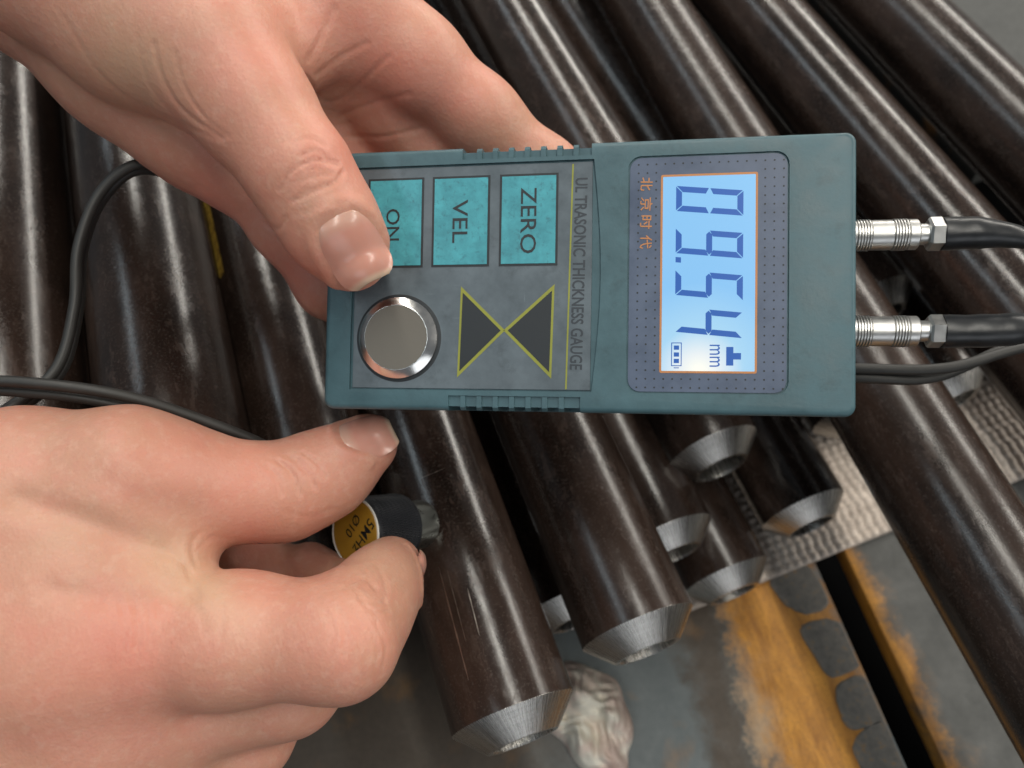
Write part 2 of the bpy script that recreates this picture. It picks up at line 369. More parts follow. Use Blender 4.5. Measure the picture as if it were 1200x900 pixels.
# ------------------------------------------------------------------ steel tubes
TR = 0.01905
def steel_tube(x, z, y0, label, group='dark steel tubes stacked side by side', yaw=0.0, pitch=0.0, length=0.75, rot=0.0, TR=0.01905):
    """axis along Y; the bevelled near end starts at y0"""
    seg = 72; o_prof = [(0.0, TR), (0.012, TR), (0.05, TR), (0.1, TR), (0.2, TR), (0.35, TR), (0.55, TR), (length, TR)]
    V = []; q = []
    def ring(a, r):
        b = len(V)
        for k in range(seg): t = 2*math.pi*k/seg; V.append((r*math.sin(t), a, r*math.cos(t)))
        return b
    bs = [ring(a, r) for a, r in o_prof] + [ring(length, 0.0098)]
    for b0, b1 in zip(bs, bs[1:]):
        for k in range(seg): k2 = (k+1) % seg; q.append((b0+k, b0+k2, b1+k2, b1+k))
    o = mesh_obj('steel_tube', V, q, MT_TUBE); auto_smooth(o, 40)
    o.location = (x, y0, z); o.rotation_euler = (pitch, rot, -yaw)
    V.clear(); q = []
    prof = [(0.0, TR), (-0.0003, TR-0.0002), (-0.0076, 0.0112), (-0.0078, 0.0110), (-0.0078, 0.0096), (-0.0074, 0.0094), (0.10, 0.0094)]
    bs = [ring(a, r) for a, r in prof]
    for b0, b1 in zip(bs, bs[1:]):
        for k in range(seg): k2 = (k+1) % seg; q.append((b0+k, b1+k, b1+k2, b0+k2))
    e = mesh_obj('bevelled_end', V, q, MT_BEVEL, o); auto_smooth(e, 25)
    tag(o, label, 'steel tube', group); return o
D = math.radians
steel_tube(-0.1275, 0.148, 0.112, 'dark oiled upper tube beside the one under the looped cable', rot=.3, TR=0.0213)
T2 = steel_tube(-0.0795, 0.148, 0.112, 'dark oiled upper tube with a bright streak, under the looped black cable', rot=1.1, TR=0.0213)
steel_tube(-0.1035, 0.1155, 0.120, 'dark tube wedged below and between the two upper tubes', rot=2.0)
U2 = steel_tube(-0.0470, 0.1220, 0.112, 'shaded dark tube with a short yellow paint mark under the holding fingers', rot=.8)
steel_tube(-0.0440, 0.0830, 0.088, 'tube whose bright end peeks out past the curled forefinger', rot=2.4)
steel_tube(-0.0110, 0.1080, 0.029, 'scratched dark tube with bright tapered end pressed by the round probe', rot=.5)
steel_tube(0.0345, 0.0960, 0.0405, 'pitted dark tube with shiny tapered end beside the probed tube', rot=1.6)
steel_tube(0.0957, 0.1080, 0.120, 'dark tube running under the lit display of the gauge', rot=2.8)
steel_tube(0.1345, 0.1000, -0.12, 'long thick dark tube passing under the two plugs with no end in view', rot=.9, yaw=D(3.6), length=0.9)
steel_tube(0.2080, 0.1000, -0.10, 'dark tube crossing behind the tapered black boot of the plugs', rot=.2, length=0.9)
steel_tube(0.2650, 0.1000, -0.10, 'outermost dark tube of the stack, beyond the plugs', rot=1.9, length=0.9)
G2 = 'short lower tubes with tapered ends on the woven mat'
steel_tube(0.0650, 0.0540, 0.0750, 'lower tube end half hidden behind the pitted tube', G2, rot=.4)
steel_tube(0.0870, 0.0235, 0.0580, 'lower tube end standing out furthest over the rust stripe', G2, rot=1.2)
steel_tube(0.1310, 0.0235, 0.0720, 'lower tube end lying on the open part of the woven mat', G2, rot=2.2)
steel_tube(0.0940, 0.0660, 0.0970, 'lower tube with wide shiny taper close under the gauge edge', G2, rot=.6)
steel_tube(0.2200, 0.0235, 0.1000, 'lower tube end seen below the plug cables on the mat', G2, rot=1.5)
G3 = 'dark tubes deep in the stack'
for x, z, y in ((0.0210, 0.0480, 0.066), (0.1480, 0.0600, 0.150), (0.1900, 0.0620, 0.135), (0.2380, 0.0640, 0.120), (0.0420, 0.0235, 0.110), (-0.0050, 0.0235, 0.110), (0.1750, 0.0235, 0.105), (0.2650, 0.0235, 0.100)):
    steel_tube(x, z, y, 'dark tube in the deep shade between the upper tubes', G3, rot=x*40)
# yellow paint mark lying on the shaded tube
def paint_mark():
    m = Mat('old yellow paint', rough=0.45); nz = m.noise(400, 5, 0.7); m.set('Base Color', m.mix(m.ramp(nz, [(0.4, 0.0), (0.6, 1.0)]), (0.20, 0.11, 0.02), (0.50, 0.33, 0.05)))
    V = []; q = []; n = 8
    for i, y in enumerate((0.088, 0.095, 0.11, 0.14, 0.17)):
        for k in range(n+1):
            a = D(-44+10*k/n); r = TR+0.00015; V.append((r*math.sin(a), y+0.0008*math.sin(k*2.1), r*math.cos(a)))
    for i in range(4):
        for k in range(n): a = i*(n+1)+k; q.append((a, a+1, a+n+2, a+n+1))
    o = mesh_obj('paint_mark', V, q, m.m, U2, True); o.rotation_euler = (0, -0.8, 0)
paint_mark()

# ------------------------------------------------------------------ the thickness gauge (local mm: X long side, Y up, face at Z = 0)
GR = np.array([[0.98578145, 0.01580254, -0.16728781], [-0.01058595, 0.99943087, 0.03202933], [0.16769874, -0.02980302, 0.9853877]])
GT = np.array([0.015287, 0.025494, -0.182939])
_gw = RW @ GR; _gp = cam2w(GT)
GM = Matrix([list(_gw[i]) + [_gp[i]] for i in range(3)] + [[0, 0, 0, 1]])
mm = 0.001
def P(pts): return [(x*mm, y*mm) for x, y in pts]
gauge = empty('thickness_gauge', GM)
tag(gauge, 'teal handheld ultrasonic thickness gauge with lit blue display reading 09.54', 'gauge')
L2, W2, TH = 63.0, 32.3, 24.0
def build_case():
    rings = []; bev = 1.3
    rings = [(-TH+bev*(1-math.cos(math.pi/2*k/4)), bev*(1-math.sin(math.pi/2*k/4))) for k in range(5)]
    rings += [(-bev+bev*math.sin(math.pi/2*k/4), bev*(1-math.cos(math.pi/2*k/4))) for k in range(5)]
    bm = bmesh.new(); rows = []
    for z, ins in rings:
        rows.append([bm.verts.new((x*mm, y*mm, z*mm)) for x, y in rrect(-L2+ins, L2-ins, -W2+ins, W2-ins, max(0.8, 2.4-ins*0.8), 6)])
    for a, b in zip(rows, rows[1:]):
        for i in range(len(a)): j = (i+1) % len(a); bm.faces.new((a[i], a[j], b[j], b[i]))
    bm.faces.new(rows[0][::-1]); bm.faces.new(rows[-1])
    me = bpy.data.meshes.new('case'); bmesh.ops.recalc_face_normals(bm, faces=bm.faces[:]); bm.to_mesh(me); bm.free()
    o = bpy.data.objects.new('case', me); COL.objects.link(o); cutters = []
    def cut(bmx):
        m2 = bpy.data.meshes.new('cut'); bmesh.ops.recalc_face_normals(bmx, faces=bmx.faces[:]); bmx.to_mesh(m2); bmx.free()
        c = bpy.data.objects.new('cut', m2); COL.objects.link(c); cutters.append(c)
        md = o.modifiers.new('b', 'BOOLEAN'); md.operation = 'DIFFERENCE'; md.object = c; md.solver = 'EXACT'
    # keypad pocket with a bowed right side
    pk = [(-56.2, -27.4), (3.9, -27.4)] + [(3.9+1.9*math.sin(math.pi*t/12), -27.4+55.6*t/12) for t in range(1, 12)] + [(3.9, 28.2), (-56.2, 28.2)]
    cut(prism_bm(P(pk), -0.8*mm, 3*mm))
    cut(prism_bm(P(rrect(12.0, 48.4, -27.5, 28.4, 3.0, 6)), -0.5*mm, 3*mm))
    cut(prism_bm(P(box_pts(-28.3, 3.3, 31.2, 40)), -15*mm, 3*mm))
    cut(prism_bm(P(box_pts(-28.3, 3.3, 29.2, 40)), -1.1*mm, 3*mm))
    cut(prism_bm(P(box_pts(-30.8, 1.3, -40, -31.2)), -15*mm, 3*mm))
    cut(prism_bm(P(box_pts(-30.8, 1.3, -40, -28.6)), -0.7*mm, 3*mm))
    dg = bpy.context.evaluated_depsgraph_get(); ev = o.evaluated_get(dg); m3 = bpy.data.meshes.new_from_object(ev)
    for c in cutters: bpy.data.objects.remove(c)
    bpy.data.objects.remove(o)
    ob = link('case', m3, None, gauge); m3.materials.clear(); m3.materials.append(MT_CASE); auto_smooth(ob, 28); return ob
case = build_case()
for side in (1, -1):
    x0 = -28.3 if side > 0 else -30.8
    for k in range(8 if side < 0 else 7):
        xa = x0+ (3.5+3.95*k if side > 0 else 3.0+4.0*k); 
        if side < 0 and k == 7: continue
        if side > 0: pts = [(31.0, -14.5), (32.15, -14.5), (32.15, -1.2), (31.2, -0.25), (29.3, -0.25), (29.3, -1.25), (31.0, -1.25)]
        else: pts = [(-31.0, -14.5), (-32.15, -14.5), (-32.15, -1.0), (-31.4, -0.12), (-28.7, -0.12), (-28.7, -0.85), (-31.0, -0.85)]
        V = [(xa*mm, y*mm, z*mm) for y, z in pts] + [((xa+1.25)*mm, y*mm, z*mm) for y, z in pts]; n = len(pts)
        Fc = [tuple(range(n)), tuple(range(2*n-1, n-1, -1))] + [(i, (i+1) % n, n+(i+1) % n, n+i) for i in range(n)]
        bm = bmesh.new(); vv = [bm.verts.new(v) for v in V]
        for f in Fc: bm.faces.new([vv[i] for i in f])
        bm_obj('grip_rib', bm, MT_CASE, gauge)
pan = prism('keypad_panel', P(box_pts(-55.6, 3.6, -27.0, 27.8)), -1.0*mm, -0.45*mm, MT_PANEL, gauge, 0.1*mm, 1)
def flat(name, pts, z, mat, parent, th=0.06): return prism(name, P(pts), (z-th)*mm, z*mm, mat, parent, 0, 1, False)
def text(name, body, x, y, size, mat, parent, z, length=None, rot=-90, extr=0.03, bold=0.0, squash=None):
    """lettering starting at (x, y) mm that reads along -Y (rot -90); length = wanted run in mm"""
    cu = bpy.data.curves.new('t', 'FONT'); cu.body = body; cu.size = size; cu.resolution_u = 3; cu.offset = bold; cu.extrude = extr
    t = bpy.data.objects.new('t', cu); COL.objects.link(t); dg = bpy.context.evaluated_depsgraph_get()
    me = bpy.data.meshes.new_from_object(t.evaluated_get(dg)); bpy.data.objects.remove(t)
    co = np.zeros(len(me.vertices)*3); me.vertices.foreach_get('co', co); co = co.reshape(-1, 3)
    co[:, 0] -= co[:, 0].min(); co[:, 1] -= co[:, 1].min(); 
    if length: co[:, 0] *= length/co[:, 0].max()
    if squash: co[:, 1] *= squash/co[:, 1].max()
    a = math.radians(rot); c, s = math.cos(a), math.sin(a)
    out = np.stack([x+co[:, 0]*c-co[:, 1]*s, y+co[:, 0]*s+co[:, 1]*c, z+co[:, 2]], 1)*mm
    me.vertices.foreach_set('co', out.ravel()); me.materials.clear(); me.materials.append(mat)
    return link(name, me, None, parent)
for nm, x0, x1, tx, ty, tl, th in (('ON', -52.4, -38.0, -47.6, 17.6, 7.9, 3.5), ('VEL', -35.8, -21.3, -30.6, 19.4, 10.6, 3.8), ('ZERO', -18.9, -4.6, -13.7, 21.9, 16.0, 3.9)):
    k = flat('key', box_pts(x0, x1, 2.9, 25.3), -0.36, MT_DARK, gauge, 0.12)
    fc = flat('key_face', box_pts(x0+0.55, x1-0.55, 3.45, 24.75), -0.27, MT_KEY, k, 0.12)
    text('lettering', nm, tx, ty, 4, MT_DARK, k, -0.24, tl, squash=th, bold=0.01)
def ring_outline(name, pts, wd, z, mat, parent):
    """outline strip of a closed polygon"""
    n = len(pts); V = []; q = []; c = Vector((sum(p[0] for p in pts)/n, sum(p[1] for p in pts)/n))
    for p in pts:
        v = Vector(p); i = v + (c-v).normalized()*wd
        V += [(v.x*mm, v.y*mm, z*mm), (i.x*mm, i.y*mm, z*mm)]
    for i in range(n): a, b = 2*i, 2*((i+1) % n); q.append((a, b, b+1, a+1))
    return mesh_obj(name, V, q, mat, parent)
for tri in ([(-28.2, -1.9), (-28.8, -24.2), (-17.1, -12.7)], [(-5.2, -1.6), (-17.5, -12.7), (-5.7, -24.3)]):
    t = flat('triangle_mark', tri, -0.40, MT_YELLOW, gauge); c = np.mean(tri, 0)
    flat('triangle_fill', [tuple(c+(np.array(p)-c)*0.86) for p in tri], -0.34, MT_DARK, t)
mesh_obj('divider_line', [((x)*mm, y*mm, -0.41*mm) for x, y in ((-1.35, 27.3), (-0.95, 27.3), (-1.95, -26.8), (-2.35, -26.8))], [(3, 2, 1, 0)], MT_YELLOW, gauge)
text('lettering', 'UL TRASONIC THICKNESS GAUGE', -0.55, 23.9, 3, MT_TITLE, gauge, -0.42, 46.0, rot=-91, squash=3.0, bold=0.05)
lathe('test_disc', [(-0.8*mm, 0), (-0.8*mm, 10*mm), (0.5*mm, 10*mm), (1.9*mm, 8.2*mm), (2.0*mm, 8.0*mm), (2.0*mm, 0)], MT_CHROME, gauge, 64, 20,
      Matrix.Translation((-43.8*mm, -14.6*mm, 0)) @ Matrix.Rotation(-math.pi/2, 4, 'Y'))
lathe('disc_face', [(2.04*mm, 7.95*mm), (2.08*mm, 7.9*mm), (2.08*mm, 0)], MT_DISC, bpy.data.objects['test_disc'], 64, 20)
lathe('disc_socket', [(-0.46*mm, 10.9*mm), (-0.40*mm, 10.7*mm), (-0.40*mm, 10*mm)], MT_DARK, bpy.data.objects['test_disc'], 64, 20)
# display window
bez = prism('window_film', P(rrect(12.4, 48.0, -27.1, 28.0, 2.7, 6)), -0.8*mm, -0.22*mm, MT_BEZEL, gauge, 0.05*mm, 1)
def dots():
    V = []; q = []
    for i in range(17):
        for j in range(27):
            x = 14.4+i*2.05; y = 26.4-j*2.02
            if 18.9 < x < 42.2 and -23.4 < y < 24.4: continue
            if 14.4 < x < 18.6 and 5.4 < y < 23.6 and i in (1,): continue
            b = len(V)
            for k in range(6): a = k*math.pi/3; V.append(((x+0.24*math.cos(a))*mm, (y+0.24*math.sin(a))*mm, -0.19*mm))
            q.append(tuple(range(b, b+6)))
    tag(mesh_obj('dot_pattern', V, q, MT_DARK, bez), kind='stuff')
dots()
for ch, yy in zip('北京时代', (23.4, 18.7, 14.4, 9.7)):
    text('lettering', ch, 14.9, yy, 4, MT_ORANGE, bez, -0.17, 3.2, rot=-92, squash=2.8, bold=0.03)
fr_o, fr_i = rrect(19.6, 41.5, -22.7, 23.8, 0.4, 3), rrect(20.08, 41.02, -22.22, 23.3, 0.2, 3)
V = [(x*mm, y*mm, -0.16*mm) for x, y in fr_o+fr_i]; n = len(fr_o)
mesh_obj('window_frame', V, [(i, (i+1) % n, n+(i+1) % n, n+i) for i in range(n)], MT_ORANGE, bez)
def lcd_material():
    m = Mat('backlit display', (0.05, 0.07, 0.10), 0.3)
    s_ = m.sep(); dx = m.math('SUBTRACT', s_[0], 28.6*mm); dy = m.math('SUBTRACT', s_[1], -22.3*mm)
    r = m.math('SQRT', m.math('ADD', m.math('MULTIPLY', dx, dx), m.math('MULTIPLY', dy, dy)))
    g = m.math('MULTIPLY', r, 1000.0)
    col = m.ramp(m.math('DIVIDE', g, 46.0), [(0.0, (1.25, 1.2, 1.0)), (0.09, (0.95, 1.0, 1.0)), (0.22, (0.42, 0.75, 1.0)), (0.45, (0.245, 0.60, 1.0)), (0.9, (0.25, 0.61, 1.0))])
    m.set('Emission Color', col); m.b.inputs['Emission Strength'].default_value = 0.80; return m.m
MT_LCD = lcd_material()
lcd = prism('display_screen', P(box_pts(20.0, 41.1, -22.3, 23.4)), -0.28*mm, -0.185*mm, MT_LCD, gauge, 0, 1, False)
m = Mat('liquid crystal segment', (0.012, 0.055, 0.22), 0.3); m.b.inputs['Emission Color'].default_value = (0.025, 0.105, 0.38, 1); m.b.inputs['Emission Strength'].default_value = 0.62
MT_SEG = m.m
DW, DH, SL, T = 5.9, 15.2, 1.5, 1.35
def seg_poly(k):
    h, t, g = DH/2, T, 0.16; W_ = DW
    hor = lambda y, d: [(g, y), (W_-g, y), (W_-t-g*0.5, y+d*t), (t+g*0.5, y+d*t)]
    if k == 'a': return hor(DH, -1)
    if k == 'd': return hor(0, 1)
    if k == 'g': return [(g+0.1, h), (t*0.7, h+t/2), (W_-t*0.7, h+t/2), (W_-g-0.1, h), (W_-t*0.7, h-t/2), (t*0.7, h-t/2)]
    v = lambda x, d, y0, y1, e0, e1: [(x, y0), (x, y1), (x+d*t, y1-e1), (x+d*t, y0+e0)]
    if k == 'f': return v(0, 1, h+g, DH-g, t*0.5, t)
    if k == 'b': return v(W_, -1, h+g, DH-g, t*0.5, t)
    if k == 'e': return v(0, 1, g, h-g, t, t*0.5)
    if k == 'c': return v(W_, -1, g, h-g, t, t*0.5)
def lcd_pt(u, v, y0, x0=23.1): return (x0+v, y0-u-SL*v/DH)
for y0, segs in ((21.1, 'abcdef'), (11.2, 'abcdfg'), (1.4, 'acdfg'), (-7.2, 'bcfg')):
    for k in segs: flat('digit_segment', [lcd_pt(u, v, y0) for u, v in seg_poly(k)], -0.15, MT_SEG, lcd, 0.02)
flat('decimal_point', [lcd_pt(u, v, 4.4) for u, v in ((0, 0), (1.25, 0), (1.25, 1.25), (0, 1.25))], -0.15, MT_SEG, lcd, 0.02)
text('lettering', 'mm', 31.0, -16.1, 3, MT_SEG, lcd, -0.15, 5.1, squash=2.3, extr=0.01)
flat('probe_symbol', [(34.7, -16.6), (36.3, -16.6), (36.3, -18.0), (38.0, -18.0), (38.0, -19.5), (36.3, -19.5), (36.3, -20.9), (34.7, -20.9)], -0.15, MT_SEG, lcd, 0.02)
for x0, x1, y0, y1 in ((22.3, 22.5, -20.9, -15.8), (24.5, 24.7, -20.9, -15.8), (22.3, 24.7, -15.8, -15.6), (22.3, 24.7, -21.1, -20.9), (22.9, 24.1, -21.6, -21.4), (22.9, 24.1, -17.3, -16.3), (22.9, 24.1, -18.9, -17.9), (22.9, 24.1, -20.4, -19.4)):
    flat('battery_mark', box_pts(x0, x1, y0, y1), -0.15, MT_SEG, lcd, 0.02)

# ------------------------------------------------------------------ plugs and cables
def gpt(x, y, z): return np.array((GM @ Vector((x*mm, y*mm, z*mm)))[:])
def plug(root_label, y, path, rad_c, boot_end, mat_c, bend):
    o = empty('probe_cable', GM @ Matrix.Translation((L2*mm, y*mm, -11.5*mm)))
    tag(o, root_label, 'cable', 'two probe cables of the gauge'); I = o.matrix_world.inverted()
    lathe('plug_collar', [(0, 0), (0, 3.3*mm), (0.8*mm, 3.3*mm), (0.8*mm, 2.9*mm), (1.6*mm, 2.9*mm)], MT_BRASS, o)
    prof = [(0.9, 3.0), (0.9, 3.55), (2.2, 3.6)]
    def knurl(x0, x1):
        n = 5
        for i in range(n): a = x0+(x1-x0)*i/n; b = (x1-x0)/n; prof.extend([(a, 3.30), (a+b*0.22, 3.74), (a+b*0.62, 3.74), (a+b*0.84, 3.30)])
    knurl(2.4, 5.6); prof.extend([(5.7, 3.55), (10.4, 3.55)]); knurl(10.6, 13.8); prof.extend([(14.0, 3.62), (15.9, 3.6), (16.2, 3.3), (16.2, 2.5), (18.4, 2.5)])
    lathe('plug_sleeve', [(a*mm, r*mm) for a, r in prof], MT_SATIN, o, 40, 25)
    nut = lathe('plug_nut', [(18.4*mm, 2.4*mm), (18.4*mm, 3.5*mm), (18.9*mm, 3.95*mm), (21.4*mm, 3.95*mm), (21.9*mm, 3.5*mm), (21.9*mm, 2*mm)], MT_SATIN, o, 6, 20)
    nut.rotation_euler = (0.25, 0, 0)
    # boot and cable follow the path (gauge mm)
    pts = [I @ Vector(p) for p in path]; pts = catmull([np.array(p[:]) for p in pts], 14)
    bl = [0.0]
    for a, b in zip(pts, pts[1:]): bl.append(bl[-1]+float(np.linalg.norm(b-a)))
    nb = next(i for i, l in enumerate(bl) if l > boot_end*mm)
    r0 = 3.85*mm; rb = [r0*(1+0.015*math.sin(l/mm*0.9))*(1-min(1, max(0, (l-bend*mm)/((boot_end-bend)*mm)))**1.0*0.48) for l in bl[:nb+1]]
    tube_mesh('plug_boot', pts[:nb+1], rb, MT_RUBBER, o, 28)
    tube_mesh('cable', pts[nb-1:], rad_c, mat_c, o, 14)
    return o
hid = lambda px, py, dp: at(px, py, dp)
plug('probe cable whose plug sits at the far socket from the operator\'s probe hand', 11.0,
     [gpt(L2+21.5, 11.0, -11.5), gpt(L2+30, 11.0, -11.6), gpt(L2+38, 10.0, -12), gpt(L2+52, 7.0, -15), at(1420, 310, .20), at(1470, 400, .215), at(1330, 385, .212), at(1200, 407, .207), at(1110, 431, .204), at(1012, 432, .206), at(880, 425, .218), at(700, 420, .226), at(560, 415, .243), at(420, 330, .246), at(300, 240, .238), at(220, 205, .222), at(163, 192, .211), at(118, 225, .208), at(92, 290, .206), at(87, 360, .205), at(66, 432, .202), at(10, 478, .196), at(-70, 520, .19), at(-140, 500, .186), at(-120, 465, .186), at(-40, 447, .188), at(60, 451, .190), at(150, 465, .195), at(230, 490, .202), at(310, 522, .211), at(338, 545, .222), at(372, 566, .227), at(402, 583, .226)],
     1.45*mm, 21, MT_RUBBER2, 7)
plug('probe cable whose plug sits at the socket nearer the probe hand', -11.9,
     [gpt(L2+21.5, -11.9, -11.5), gpt(L2+30, -11.8, -11.6), gpt(L2+38, -11.3, -12), gpt(L2+52, -9.5, -14), at(1400, 355, .195), at(1450, 420, .22), at(1330, 395, .218), at(1200, 402, .213), at(1100, 441, .207), at(1012, 443, .207), at(880, 437, .221), at(700, 432, .229), at(560, 424, .246), at(420, 338, .249), at(300, 250, .241), at(220, 214, .226), at(163, 199, .214), at(121, 232, .211), at(97, 292, .209), at(92, 360, .208), at(71, 436, .205), at(14, 484, .199), at(-70, 530, .193), at(-150, 505, .190), at(-125, 475, .190), at(-40, 458, .191), at(60, 462, .193), at(150, 477, .198), at(230, 500, .204), at(308, 528, .213), at(335, 552, .225), at(370, 573, .230), at(400, 590, .229)],
     1.45*mm, 34, MT_RUBBER2, 14)


def tube_hit(px, py, x, z):
    r = RW @ ray(px, py); a = r[0]**2+r[2]**2; b = -2*(r[0]*x+r[2]*(z-CAMZ)); c = x*x+(z-CAMZ)**2-0.01905**2
    return (-b-math.sqrt(b*b-4*a*c))/(2*a)
TA = [o for o in bpy.data.objects if o.get('label', '').startswith('scratched dark tube')][0]
MT_SCR = chrome('bright scratch', (0.55, 0.50, 0.44), 0.35)
def scratch(p0, p1, wd, n=10):
    I = TA.matrix_basis.inverted(); V = []; q = []
    for i in range(n+1):
        t = i/n; px, py = p0[0]+(p1[0]-p0[0])*t, p0[1]+(p1[1]-p0[1])*t; e = wd*(0.25+0.75*math.sin(math.pi*min(1, max(0, t)))**0.5)*(0.8+0.4*math.sin(i*2.3))
        for sx in (-1, 1): x = px+sx*e; V.append(I @ Vector(at(x, py, tube_hit(x, py, -0.0110, 0.1080)-0.00006)))
    for i in range(n): q.append((2*i, 2*i+1, 2*i+3, 2*i+2))
    mesh_obj('scratch', V, q, MT_SCR, TA)
scratch((514, 664), (549, 797), 0.8); scratch((524, 668), (546, 752), 0.45); scratch((494, 560), (520, 549), 0.5, 4); scratch((548, 690), (562, 745), 0.4, 5)
_ht = tube_hit(495, 614, -0.0110, 0.1080); PB = at(495, 614, _ht+0.0004); print('probe contact depth', _ht)
_ax = np.array([0.60, -0.060, -0.80]); _ax /= np.linalg.norm(_ax); PA = PB-(RW @ _ax)*0.0275; _q = RW.T @ (PA-CPOS); print('probe back', 600+F*_q[0]/-_q[2], 450-F*_q[1]/-_q[2], -_q[2])
def frame_x(a, b, upv=(0, 0, 1)):
    x = Vector(b-a).normalized(); y = Vector(upv).cross(x).normalized(); z = x.cross(y)
    return Matrix([[x.x, y.x, z.x, a[0]], [x.y, y.y, z.y, a[1]], [x.z, y.z, z.z, a[2]], [0, 0, 0, 1]])
camup = RW @ np.array([0, 1.0, 0])
PM = frame_x(PA, PB, camup); PL = float(np.linalg.norm(PB-PA))/mm
probe = empty('ultrasonic_probe', PM)
tag(probe, 'round black knurled probe with yellow end label pinched between thumb and forefinger', 'probe')
b0 = PL-10.5
lathe('body', [(0.6*mm, 0), (0.6*mm, 8.9*mm), (0.2*mm, 9.3*mm), (0.2*mm, 9.6*mm), (1.0*mm, 9.75*mm), (b0*mm, 9.75*mm), ((b0+0.7)*mm, 9.3*mm), ((b0+0.7)*mm, 7*mm)], MT_BLACK, probe, 72, 30)
lathe('label_rim', [(0.0, 9.0*mm), (-0.15*mm, 9.2*mm), (-0.1*mm, 9.55*mm), (0.25*mm, 9.62*mm)], MT_WHITE, probe, 72, 60)
lb = lathe('end_label', [(0.1*mm, 9.0*mm), (-0.1*mm, 8.8*mm), (-0.1*mm, 0)], MT_PLABEL, probe, 64, 30)
lathe('metal_tip', [(b0*mm, 7.35*mm), ((PL-1.6)*mm, 7.35*mm), ((PL-1.0)*mm, 7.1*mm), (PL*mm, 7.0*mm), (PL*mm, 0)], MT_STEELTIP, probe, 64, 25)
def probe_knurl():
    V = []; q = []; n = 90; rows = 9; l0, l1 = 1.4, b0-0.6
    for r in range(rows):
        for k in range(n):
            a = 2*math.pi*(k+0.5*(r % 2))/n; x = l0+(l1-l0)*(r+0.5)/rows; da = math.pi/n*0.9; dx = (l1-l0)/rows*0.85
            b = len(V)
            for (ux, ua, h) in ((-dx, 0, 9.74), (0, da, 9.74), (dx, 0, 9.74), (0, -da, 9.74), (0, 0, 10.0)):
                V.append(((x+ux)*mm, h*mm*math.cos(a+ua), h*mm*math.sin(a+ua)))
            q += [(b, b+1, b+4), (b+1, b+2, b+4), (b+2, b+3, b+4), (b+3, b, b+4)]
    tag(mesh_obj('knurling', V, q, MT_BLACK, probe), kind='stuff')
probe_knurl()
def probe_text(body, u, v, size, ang):
    cu = bpy.data.curves.new('t', 'FONT'); cu.body = body; cu.size = size; cu.align_x = 'CENTER'; cu.align_y = 'CENTER'; cu.extrude = 0.01; cu.offset = 0.02
    t = bpy.data.objects.new('t', cu); COL.objects.link(t); me = bpy.data.meshes.new_from_object(t.evaluated_get(bpy.context.evaluated_depsgraph_get())); bpy.data.objects.remove(t)
    a = math.radians(ang)
    for vt in me.vertices:
        x, y = vt.co.x, vt.co.y; xr, yr = x*math.cos(a)-y*math.sin(a)+u, x*math.sin(a)+y*math.cos(a)+v
        # seen from the cable side (looking along +X): right = -Y local, up = +Z local
        vt.co = Vector((-0.14*mm, xr*mm*PSX, yr*mm))
    me.materials.clear(); me.materials.append(MT_DARK); link('lettering', me, None, lb)
PSX = -1 if (PM.to_3x3() @ Vector((0, 1, 0))).dot(Vector(RW @ np.array([1.0, 0, 0]))) < 0 else 1
probe_text('5MHz', 3.6, -0.6, 4.6, -124); probe_text('Ø10', -0.9, 1.8, 4.0, -124)

# ------------------------------------------------------------------ hands: smooth field of tapered limbs -> one continuous mesh
def cpt(px, py, dmm): return ray(px, py)*dmm*mm           # camera axes, metres
class Field:
    def __init__(s, lo, hi, h):
        s.lo = np.array(lo); s.h = h; s.n = np.ceil((np.array(hi)-s.lo)/h).astype(int)+1
        s.f = np.full(s.n, 0.05, np.float32)
    def box(s, lo, hi):
        a = np.maximum(0, np.floor((lo-s.lo)/s.h).astype(int)); b = np.minimum(s.n, np.ceil((hi-s.lo)/s.h).astype(int)+1)
        return a, b
    def grid(s, a, b):
        ax = [(s.lo[i]+s.h*np.arange(a[i], b[i])).astype(np.float32) for i in range(3)]
        return np.meshgrid(*ax, indexing='ij', sparse=True)
    def smin(s, sl, d, k):
        c = s.f[sl]; hh = np.maximum(k-np.abs(c-d), 0)/k; s.f[sl] = np.minimum(c, d)-hh*hh*k*0.25
    def cone(s, A, ra, B, rb, k):
        m = max(ra, rb)+k+4*s.h; a, b = s.box(np.minimum(A, B)-m, np.maximum(A, B)+m)
        if np.any(b <= a): return
        X, Y, Z = s.grid(a, b); ba = B-A; L = float(ba@ba)+1e-12
        t = np.clip(((X-A[0])*ba[0]+(Y-A[1])*ba[1]+(Z-A[2])*ba[2])/L, 0, 1)
        d = np.sqrt((X-A[0]-t*ba[0])**2+(Y-A[1]-t*ba[1])**2+(Z-A[2]-t*ba[2])**2)-(ra+(rb-ra)*t)
        s.smin((slice(a[0], b[0]), slice(a[1], b[1]), slice(a[2], b[2])), d.astype(np.float32), k)
    def ell(s, C, axes, rad, k):
        """ellipsoid, axes = 3 unit rows"""
        m = max(rad)+k+4*s.h; a, b = s.box(C-m, C+m)
        if np.any(b <= a): return
        X, Y, Z = s.grid(a, b); q = [(X-C[0])*axes[i][0]+(Y-C[1])*axes[i][1]+(Z-C[2])*axes[i][2] for i in range(3)]
        k0 = np.sqrt(sum((q[i]/rad[i])**2 for i in range(3))); k1 = np.sqrt(sum((q[i]/rad[i]**2)**2 for i in range(3)))+1e-9
        s.smin((slice(a[0], b[0]), slice(a[1], b[1]), slice(a[2], b[2])), (k0*(k0-1)/k1).astype(np.float32), k)
    def merge(s, o, k): s.smin((slice(None),)*3, o.f, k)
